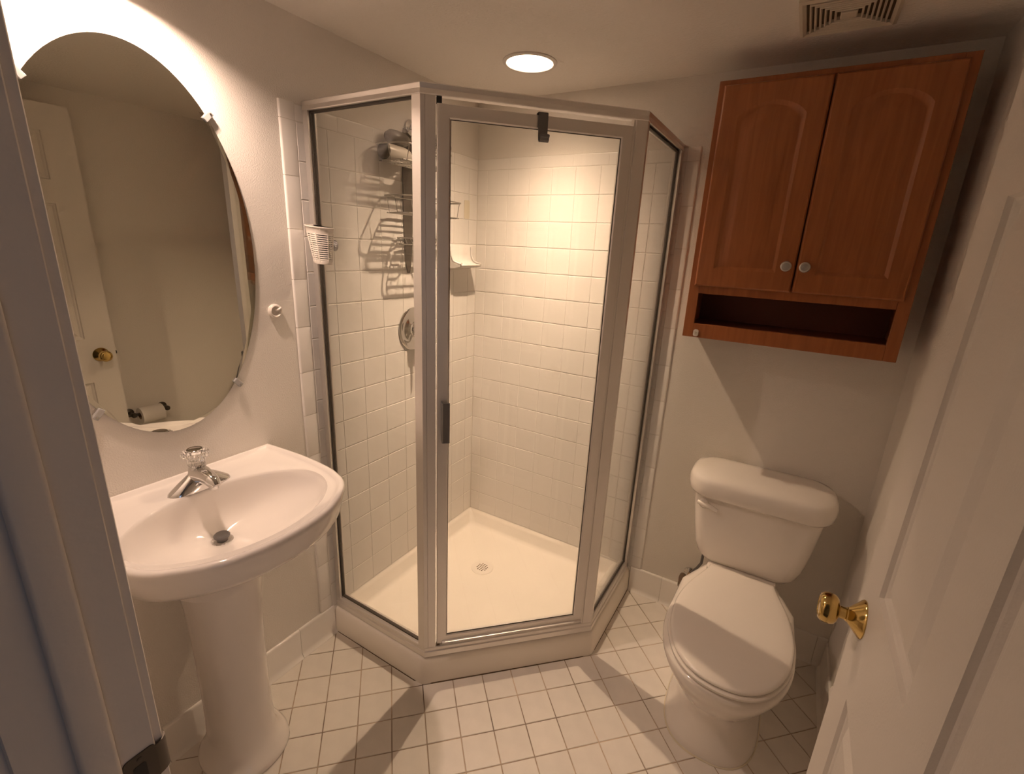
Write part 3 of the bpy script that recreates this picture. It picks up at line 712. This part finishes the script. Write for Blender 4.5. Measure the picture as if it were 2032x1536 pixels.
# smooth outline polygon (catmull-rom through the measured points)
def catmull(P, n=6):
    out = []
    for i in range(len(P) - 1):
        p0 = P[max(i - 1, 0)]; p1 = P[i]; p2 = P[i + 1]; p3 = P[min(i + 2, len(P) - 1)]
        for k in range(n):
            t = k / n; out.append(tuple(.5 * ((2 * b) + (-a + c) * t + (2 * a - 5 * b + 4 * c - d) * t * t + (-a + 3 * b - 3 * c + d) * t ** 3) for a, b, c, d in zip(p0, p1, p2, p3)))
    return out + [P[-1]]
front = [(x, h) for x, h in hwp[:-1]] + [(.501, 0)] + [(x, -h) for x, h in reversed(hwp[:-1])]
outl = catmull(front, 5)          # (x, dy) from +dy back corner round the front to -dy back corner
angs = sorted(set([math.atan2(d, x - SC.x) for x, d in (outl[0], outl[-1])] + [2 * PI * k / 120 - PI for k in range(120)]))
def polar(poly, a, c):
    dx, dy = math.cos(a), math.sin(a); best = None
    for i in range(len(poly)):
        x0, y0 = poly[i]; x1, y1 = poly[(i + 1) % len(poly)]; ex, ey = x1 - x0, y1 - y0; den = dx * ey - dy * ex
        if abs(den) < 1e-12: continue
        t = ((x0 - c[0]) * ey - (y0 - c[1]) * ex) / den; s = ((x0 - c[0]) * dy - (y0 - c[1]) * dx) / den
        if t > 0 and -1e-6 <= s <= 1 + 1e-6 and (best is None or t > best): best = t
    return best
Ro = [polar(outl, a, (SC.x, 0)) for a in angs]
def ring_sink(fn, z): return [(SC.x + fn(a, R) * math.cos(a), SC.y + fn(a, R) * math.sin(a), z if not callable(z) else z(a, R)) for a, R in zip(angs, Ro)]
def off_ring(d, z):       # roughly constant inset, wall side kept at the wall
    out = []
    for a, R in zip(angs, Ro):
        x = SC.x + R * math.cos(a); y = R * math.sin(a)
        k = max(0, 1 - d / R) if R else 1
        nx, ny = SC.x + R * k * math.cos(a), R * k * math.sin(a)
        out.append((nx, SC.y + ny, z))
    return out
def basin_pt(a, k, c, z, ex=.182, ey=.238, eb=.152):
    ax = ex if math.cos(a) > 0 else eb
    r = 1 / math.sqrt((math.cos(a) / ax) ** 2 + (math.sin(a) / ey) ** 2)
    return (c[0] + r * k * math.cos(a), c[1] + r * k * math.sin(a), z)
def wallclamp(r, back): return [(max(x, back), y, z) for x, y, z in r]
BC = (.272, -1.402); DRP = (.190, -1.400)
rings = []
def neck(t, z, nx=.150, hx=.118, hy=.112):
    out = []
    for a, R in zip(angs, Ro):
        X, Y = SC.x + R * math.cos(a), SC.y + R * math.sin(a)
        X2, Y2 = nx + hx * math.cos(a), SC.y + hy * math.sin(a)
        out.append((X + (X2 - X) * t, Y + (Y2 - Y) * t, z))
    return out
rings.append(neck(1.0, .640)); rings.append(neck(.985, .668)); rings.append(neck(.90, .70)); rings.append(neck(.72, .732)); rings.append(neck(.48, .762)); rings.append(neck(.25, .792)); rings.append(neck(.12, .812))
rings.append(off_ring(.020, .822)); rings.append(off_ring(.013, .832)); rings.append(off_ring(.006, .862)); rings.append(off_ring(.001, .880)); rings.append(off_ring(0, .889)); rings.append(off_ring(.002, .8955)); rings.append(off_ring(.006, .8985)); rings.append(off_ring(.011, .8990)); rings.append(off_ring(.016, .8975))
rings.append(off_ring(.021, .8925)); rings.append(off_ring(.027, .8895)); rings.append(off_ring(.032, .8885))
rings = [wallclamp(r, 0.0015) for r in rings]
r_in = off_ring(.032, .8885)
def blend(k, z):
    out = []
    for (x, y, _), a in zip(r_in, angs):
        b = basin_pt(a, 1.0, BC, z); out.append((x + (b[0] - x) * k, y + (b[1] - y) * k, z))
    return out
rings.append(blend(.5, .8880)); rings.append(blend(.965, .8875)); rings.append(blend(1.0, .8862))
for k, z, f in ((.975, .880, .02), (.945, .868, .06), (.89, .849, .15), (.79, .828, .32), (.68, .808, .5), (.54, .790, .68), (.38, .776, .84), (.22, .766, .95), (.12, .7625, 1.0), (.10, .7600, 1.0)):
    c = (BC[0] + (DRP[0] - BC[0]) * f, BC[1] + (DRP[1] - BC[1]) * f)
    if k <= .12:
        rings.append([(c[0] + (.030 if k > .11 else .025) * math.cos(a), c[1] + (.030 if k > .11 else .025) * math.sin(a), z) for a in angs])
    else:
        rings.append([basin_pt(a, k, c, z) for a in angs])
sk = thing('pedestal_sink', (.15, SC.y, 0), 'white porcelain pedestal sink with oval basin on left wall', 'sink')
obj('basin', MB().loft(rings), M_porc, sk, 60)
# column
def pring(z, hx, hy, cx, ex=2.4, n=48):
    out = []
    for k in range(n):
        a = 2 * PI * k / n; c, s = math.cos(a), math.sin(a)
        out.append((cx + hx * math.copysign(abs(c) ** (2 / ex), c), SC.y + hy * math.copysign(abs(s) ** (2 / ex), s), z))
    return out
col = [(0, .124, .112, .150), (.010, .128, .116, .150), (.024, .127, .115, .150), (.036, .120, .106, .149), (.052, .110, .092, .147), (.09, .103, .083, .145), (.15, .100, .079, .144), (.25, .098, .077, .143), (.40, .098, .078, .145), (.55, .101, .084, .148), (.64, .106, .094, .150), (.70, .113, .106, .150), (.735, .12, .12, .150)]
obj('pedestal', MB().loft([pring(*c, 2.4 + .4 * min(1, max(0, (c[0] - .05) / .2))) for c in col]), M_porc, sk, 60)
dr_ = obj('drain', MB().lathe([(.0265, 0), (.0265, .002), (.024, .003), (.020, .0005), (.0, .0003)], (*DRP, .7595), (0, 0, 1), 32), M_chrome, sk, 40)
obj('stopper', MB().lathe([(.013, 0), (.014, .010), (.0190, .012), (.0198, .016), (.0165, .0195), (0, .0205)], (*DRP, .7600), (0, 0, 1), 28), M_dkmet, dr_, 40)

# ================================================================ FAUCET
FX, FY, FZ = .098, -1.392, .8872
fa = thing('faucet', (FX, FY, FZ), 'chrome single-handle faucet with clear crystal knob on the sink', 'faucet')
def frise(y):      # body height along its length
    t = abs(y) / .079; return .010 + .046 * (1 - min(1, t) ** 1.25) ** 1.3
rings = []
nS = 28
for i in range(nS + 1):
    y = -.079 + .158 * i / nS; t = abs(y) / .079
    wd = .027 * math.sqrt(max(0.0, 1 - t ** 3.2)) + .0008; h = frise(y) * (math.sqrt(max(0.0, 1 - t ** 8)) * .95 + .05)
    rings.append([(FX + wd * math.cos(a) * (1 if math.sin(a) < .2 else 1 - .25 * math.sin(a)), FY + y, FZ + max(0, h * math.sin(a) ** .8 if math.sin(a) > 0 else 0)) for a in [PI * k / 14 for k in range(15)]])
obj('faucet_body', MB().loft(rings), M_chrome, fa, 50)
sp_ = [(FX + .0, FY, FZ + .036), (FX + .022, FY, FZ + .041), (FX + .045, FY, FZ + .041), (FX + .064, FY, FZ + .038), (FX + .077, FY, FZ + .032), (FX + .083, FY, FZ + .026)]
obj('spout', MB().tube(sp_, [.026, .023, .0195, .0175, .0150, .011], 20), M_chrome, fa, 50)
obj('spout_tip', MB().lathe([(.0115, 0), (.0115, .010), (.009, .011)], (FX + .070, FY, FZ + .026), (.12, 0, -1), 20), M_chrome, fa, 40)
obj('collar', MB().lathe([(.022, .048), (.020, .058), (.017, .064), (.016, .068)], (FX, FY, FZ), (0, 0, 1), 28), M_chrome, fa, 40)
# faceted crystal knob
def gear(r, z, n=40, amp=.06): return [(FX + r * (1 + amp * (k % 2)) * math.cos(2 * PI * k / n), FY + r * (1 + amp * (k % 2)) * math.sin(2 * PI * k / n), FZ + z) for k in range(n)]
obj('crystal_knob', MB().loft([gear(.0185, .062, amp=.03), gear(.0195, .066), gear(.0200, .080), gear(.0240, .086), gear(.0300, .090), gear(.0308, .097), gear(.0280, .103), gear(.0225, .1065, amp=.0), gear(.0195, .107, amp=0)]), M_crys, fa, 20)
obj('cap', MB().lathe([(.0190, .1071), (.0195, .1085), (.0175, .1096), (.0150, .1090), (.0140, .1094), (0, .1100)], (FX, FY, FZ), (0, 0, 1), 32), M_chrome, fa, 40)

# ================================================================ TOILET
TX = 1.386
def se(hw_, front, back, z, ef=2.2, eb=3.0, n=56, dc=None, cx=TX):
    """ring in plan: from d=back to d=front (distance from the wall), half width hw_ at centre dc"""
    if dc is None: dc = (front + back) / 2
    out = []
    for k in range(n):
        a = 2 * PI * k / n; c, s = math.cos(a), math.sin(a)
        L = front - dc if c > 0 else dc - back; e = ef if c > 0 else eb
        out.append((cx + hw_ * math.copysign(abs(s) ** (2 / e), s), -(dc + L * math.copysign(abs(c) ** (2 / e), c)), z))
    return out
to = thing('toilet', (TX, -.35, 0), 'white two-piece toilet with closed lid below the wall cabinet', 'toilet')
bowl = [se(.150, .655, .085, .000, 2.6, 3.2, dc=.44), se(.150, .655, .085, .012, 2.6, 3.2, dc=.44), se(.143, .650, .09, .030, 2.6, 3.2, dc=.44), se(.125, .640, .10, .060, 2.6, 3.2, dc=.43),
        se(.115, .630, .10, .110, 2.6, 3.2, dc=.42), se(.116, .640, .10, .160, 2.5, 3.2, dc=.43), se(.130, .680, .10, .215, 2.4, 3.2, dc=.46), se(.155, .730, .09, .275, 2.3, 3.4, dc=.49),
        se(.178, .765, .07, .330, 2.25, 4.0, dc=.51), se(.189, .783, .055, .365, 2.2, 4.6, dc=.52), se(.190, .786, .050, .385, 2.2, 5, dc=.52), se(.186, .782, .052, .394, 2.2, 5, dc=.52), se(.170, .765, .06, .398, 2.2, 5, dc=.52)]
# taper the back of the upper bowl into the narrower tank deck
def taper(ring):
    out = []
    for x, y, z in ring:
        d = -y
        if d < .34 and z > .2:
            k = 1 - .36 * min(1, (.34 - d) / .16) * min(1, (z - .2) / .12); x = TX + (x - TX) * k
        out.append((x, y, z))
    return out
obj('bowl', MB().loft([taper(r) for r in bowl]), M_porc2, to, 60)
obj('tank_deck', MB().loft([[(x, y, z) for x, y in rrect(TX - .115, TX + .115, -.26, -.03, .03)] for z in (.36, .400, .418)]), M_porc2, to, 40)
# seat ring and lid from the measured outline
so = [(.226, .108), (.258, .115), (.30, .130), (.36, .151), (.42, .166), (.48, .1745), (.53, .1765), (.58, .173), (.63, .163), (.68, .145), (.72, .122), (.752, .090), (.772, .050), (.779, 0)]
def seat_ring(gro, z, dfw=0., dbk=0.):
    pts = [(d, h) for d, h in so]; L = pts + [(d, -h) for d, h in reversed(pts[:-1])]
    L = catmull(L, 3); out = []
    for d, h in L:
        cx, cd = 0, .50; v = Vector((h - cx, d - cd)); l = v.length; v = v * ((l + gro) / l)
        out.append((TX + .004 + v.x, -(cd + v.y), z))
    return out
st = obj('seat', MB().loft([seat_ring(.003, .399), seat_ring(.006, .403), seat_ring(.006, .409), seat_ring(.002, .413)]), M_seat, to, 40)
obj('lid', MB().loft([seat_ring(-.004, .4145), seat_ring(-.001, .4165), seat_ring(0, .421), seat_ring(-.003, .4255), seat_ring(-.010, .4285), seat_ring(-.03, .430), seat_ring(-.07, .4315), seat_ring(-.11, .432)]), M_seat, to, 60)
for sg in (-1, 1): obj('hinge', MB().lathe([(.008, -.02), (.009, 0), (.008, .02)], (TX + sg * .075, -.234, .412), (1, 0, 0), 16), M_seat, to, 40)
# tank
def tring(hw_, back, front, z, r, bow=.012):
    p = rrect(TX - hw_, TX + hw_, -front, -back, r, 7); out = []
    for x, y in p:
        if y < -(back + front) / 2: y -= bow * (1 - ((x - TX) / hw_) ** 2)
        out.append((x + .004, y, z))
    return out
tank = [tring(.125, .06, .180, .4185, .04), tring(.158, .045, .200, .424, .05), tring(.172, .036, .208, .440, .055), tring(.184, .032, .212, .480, .05), tring(.196, .028, .216, .56, .045), tring(.205, .026, .219, .63, .045), tring(.212, .025, .221, .698, .045)]
tk = obj('tank', MB().loft(tank), M_porc2, to, 60)
lid = [tring(.205, .028, .222, .694, .05), tring(.228, .020, .238, .696, .07, .014), tring(.237, .014, .246, .706, .085, .014), tring(.2405, .012, .250, .730, .09, .014), tring(.2395, .012, .249, .752, .09, .014), tring(.235, .014, .246, .765, .088, .014), tring(.226, .020, .238, .773, .08, .013), tring(.205, .034, .222, .778, .07, .012), tring(.16, .06, .19, .7805, .05, .008), tring(.11, .09, .15, .7815, .02, .004)]
obj('tank_lid', MB().loft(lid), M_porc2, to, 70)
lv = obj('flush_lever', MB().lathe([(.018, 0), (.018, .006), (.012, .012), (0, .013)], (TX - .165, -.223, .662), (0, -1, 0), 20).tube([(TX - .185, -.228, .664), (TX - .165, -.236, .664), (TX - .135, -.240, .660), (TX - .115, -.240, .653)], [.008, .009, .008, .007], 12), M_seat, to, 50)
for sg in (-1, 1): obj('bolt_cap', MB().lathe([(.014, 0), (.013, .010), (.008, .017), (0, .019)], (TX + sg * .142, -.34, .012), (0, 0, 1), 18), M_seat, to, 50)
obj('caulk_line', MB().tube([(x, y, .0008) for x, y, z in se(.151, .656, .086, 0, 2.6, 3.2, n=48, dc=.44)], .0032, 6, True), M_stain, to, 60)
# supply valve
sv = thing('stop_valve', (1.19, -.01, .2), 'small brass water stop valve with hose beside toilet base', 'valve')
obj('wall_flange', MB().lathe([(.026, 0), (.025, .004), (.012, .010), (.009, .012)], (1.195, -.0005, .200), (0, -1, 0), 24), M_chrome, sv, 40)
obj('valve_body', MB().lathe([(.008, 0), (.009, .03), (.013, .034), (.013, .062), (.010, .066), (.010, .075)], (1.195, -.006, .200), (0, -1, 0), 16).lathe([(.010, 0), (.010, .022), (.008, .030)], (1.195, -.055, .205), (0.3, 0, 1), 14), mat('tarnished_brass', (.34, .23, .11), .35, metal=.8), sv, 40)
hnd = []
for k in range(24):
    a = 2 * PI * k / 24; hnd.append((.026 * (1 + .18 * math.cos(3 * a)), a))
obj('valve_handle', MB().loft([[(1.186 + r * math.cos(a), y, .208 + r * 1.3 * math.sin(a)) for r, a in hnd] for y in (-.083, -.096)]), mat('oval_handle', (.20, .15, .11), .35, metal=.8), sv, 40)
obj('hose', MB().tube([(1.202, -.056, .228), (1.210, -.056, .250), (1.225, -.060, .275), (1.238, -.07, .31), (1.24, -.085, .36), (1.245, -.10, .423)], .0055, 10), M_dkmet, sv, 50)

# ================================================================ WALL CABINET
CX0, CX1, CZ0, CZ1, CD = 1.050, 1.662, 1.266, 2.062, .200
cab = thing('wall_cabinet', ((CX0 + CX1) / 2, -.1, CZ0), 'reddish cherry wood wall cabinet with two arched doors and open shelf', 'cabinet')
cf = -(CD - .018)
mb = MB().box((CX0, -.001, CZ0), (CX0 + .016, cf, CZ1)).box((CX1 - .016, -.001, CZ0), (CX1, cf, CZ1)).box((CX0, -.001, CZ1 - .016), (CX1, cf, CZ1))
obj('carcass', mb, M_wood, cab, 0)
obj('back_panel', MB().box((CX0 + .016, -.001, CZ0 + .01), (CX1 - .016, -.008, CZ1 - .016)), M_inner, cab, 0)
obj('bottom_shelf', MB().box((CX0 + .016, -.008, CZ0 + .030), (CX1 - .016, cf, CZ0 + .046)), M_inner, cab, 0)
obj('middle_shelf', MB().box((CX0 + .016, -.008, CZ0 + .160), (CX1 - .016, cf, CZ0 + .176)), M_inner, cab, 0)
# face frame: stiles and rails
for a, b in (((CX0, CZ0), (CX0 + .033, CZ1)), ((CX1 - .033, CZ0), (CX1, CZ1))):
    obj('stile', MB().box((a[0], cf, a[1]), (b[0], -CD, b[1]), .001), M_wood, cab, 20)
for za, zb2 in ((CZ0, CZ0 + .048), (CZ0 + .152, CZ0 + .192), (CZ1 - .04, CZ1)):
    obj('rail', MB().box((CX0 + .033, cf, za), (CX1 - .033, -CD + .0002, zb2), .001), M_wood, cab, 20)
def cdoor(x0, x1, z0, z1):
    y = -CD - .0005; th = .019; M_ = 18
    def outline(ins, arch, d):
        xa, xb, za = x0 + .056 + ins, x1 - .056 - ins, z0 + .062 + ins
        zsh = z1 - .098 - ins; pk = arch
        pts = [(xa, za), (xb, za), (xb, zsh)]
        for k in range(1, M_):
            f = k / M_; x = xb + (xa - xb) * f
            # eyebrow arch springing from small shoulders
            g_ = max(0, 1 - ((f - .5) / .5) ** 2); pts.append((x, zsh + pk * g_ ** .8))
        pts.append((xa, zsh))
        return [(x, y - d, z) for x, z in pts]
    def outer(ins, d):
        xa, xb, za, zt = x0 + ins, x1 - ins, z0 + ins, z1 - ins
        pts = [(xa, za), (xb, za), (xb, zt)] + [(xb + (xa - xb) * k / M_, zt) for k in range(1, M_)] + [(xa, zt)]
        return [(x, y - d, z) for x, z in pts]
    R = [outer(0, 0), outer(0, th - .007), outer(.003, th - .002), outer(.006, th), outline(-.004, .040, th), outline(0, .040, th - .003), outline(.006, .039, th - .0065), outline(.010, .038, th - .0065), outline(.034, .034, th - .001), outline(.036, .034, th - .0008)]
    return MB().loft(R)
XM = 1.3565
d1 = obj('door', cdoor(CX0 + .018, XM - .0015, CZ0 + .178, CZ1 - .017), M_wood, cab, 25)
d2 = obj('door', cdoor(XM + .0015, CX1 - .021, CZ0 + .178, CZ1 - .017), M_wood, cab, 25)
kpf = [(.0075, 0), (.006, .004), (.0055, .012), (.009, .015), (.0135, .018), (.0155, .022), (.0145, .025), (.0115, .0262), (.0105, .0255), (.006, .0262), (.0, .0268)]
for d, x in ((d1, 1.330), (d2, 1.380)):
    obj('knob', MB().lathe(kpf, (x, -CD - .0195, 1.523), (0, -1, 0), 28), M_knob, d, 30)
ch = thing('adhesive_hook', (1.094, -CD, 1.283), 'tiny white adhesive hook on lower left corner of the cabinet', 'hook')
obj('hook_base', MB().prism(rrect(1.086, 1.103, 1.270, 1.294, .006, 4), 1, -CD - .0004, -CD - .004), M_wplast, ch)
obj('peg', MB().tube([(1.0945, -CD - .004, 1.284), (1.0945, -CD - .010, 1.281), (1.0945, -CD - .015, 1.283), (1.0945, -CD - .016, 1.290)], [.0035, .003, .0028, .0025], 8), M_wplast, ch)

# ================================================================ TOILET PAPER
PX, PY, PZ = W, -.815, .548
ph = thing('paper_holder', (W, PY, PZ), 'dark bronze two-post toilet paper holder on the right wall', 'paper holder')
for y in (PY - .082, PY + .082):
    obj('post', MB().lathe([(.024, 0), (.024, .004), (.018, .008), (.010, .012), (.008, .03), (.010, .05), (.014, .058), (.014, .070), (.009, .076), (0, .077)], (W, y, PZ), (-1, 0, 0), 24), M_bronze, ph, 40)
obj('roller', MB().tube([(W - .062, PY - .08, PZ), (W - .062, PY + .08, PZ)], .0075, 14), M_bronze, ph)
tp = thing('toilet_paper_roll', (W - .062, PY, PZ), 'white toilet paper roll on the dark bronze holder', 'toilet paper')
obj('paper', MB().lathe([(.020, -.055), (.045, -.055), (.046, -.054), (.046, .054), (.045, .055), (.020, .055)], (W - .062, PY, PZ - .011), (0, 1, 0), 40, cap=False), M_paper, tp, 40)
obj('core', MB().lathe([(.0190, -.0552), (.0203, -.0552), (.0203, .0552), (.0190, .0552), (.0190, -.0552)], (W - .062, PY, PZ - .011), (0, 1, 0), 30, cap=False), M_cardb, tp, 40)
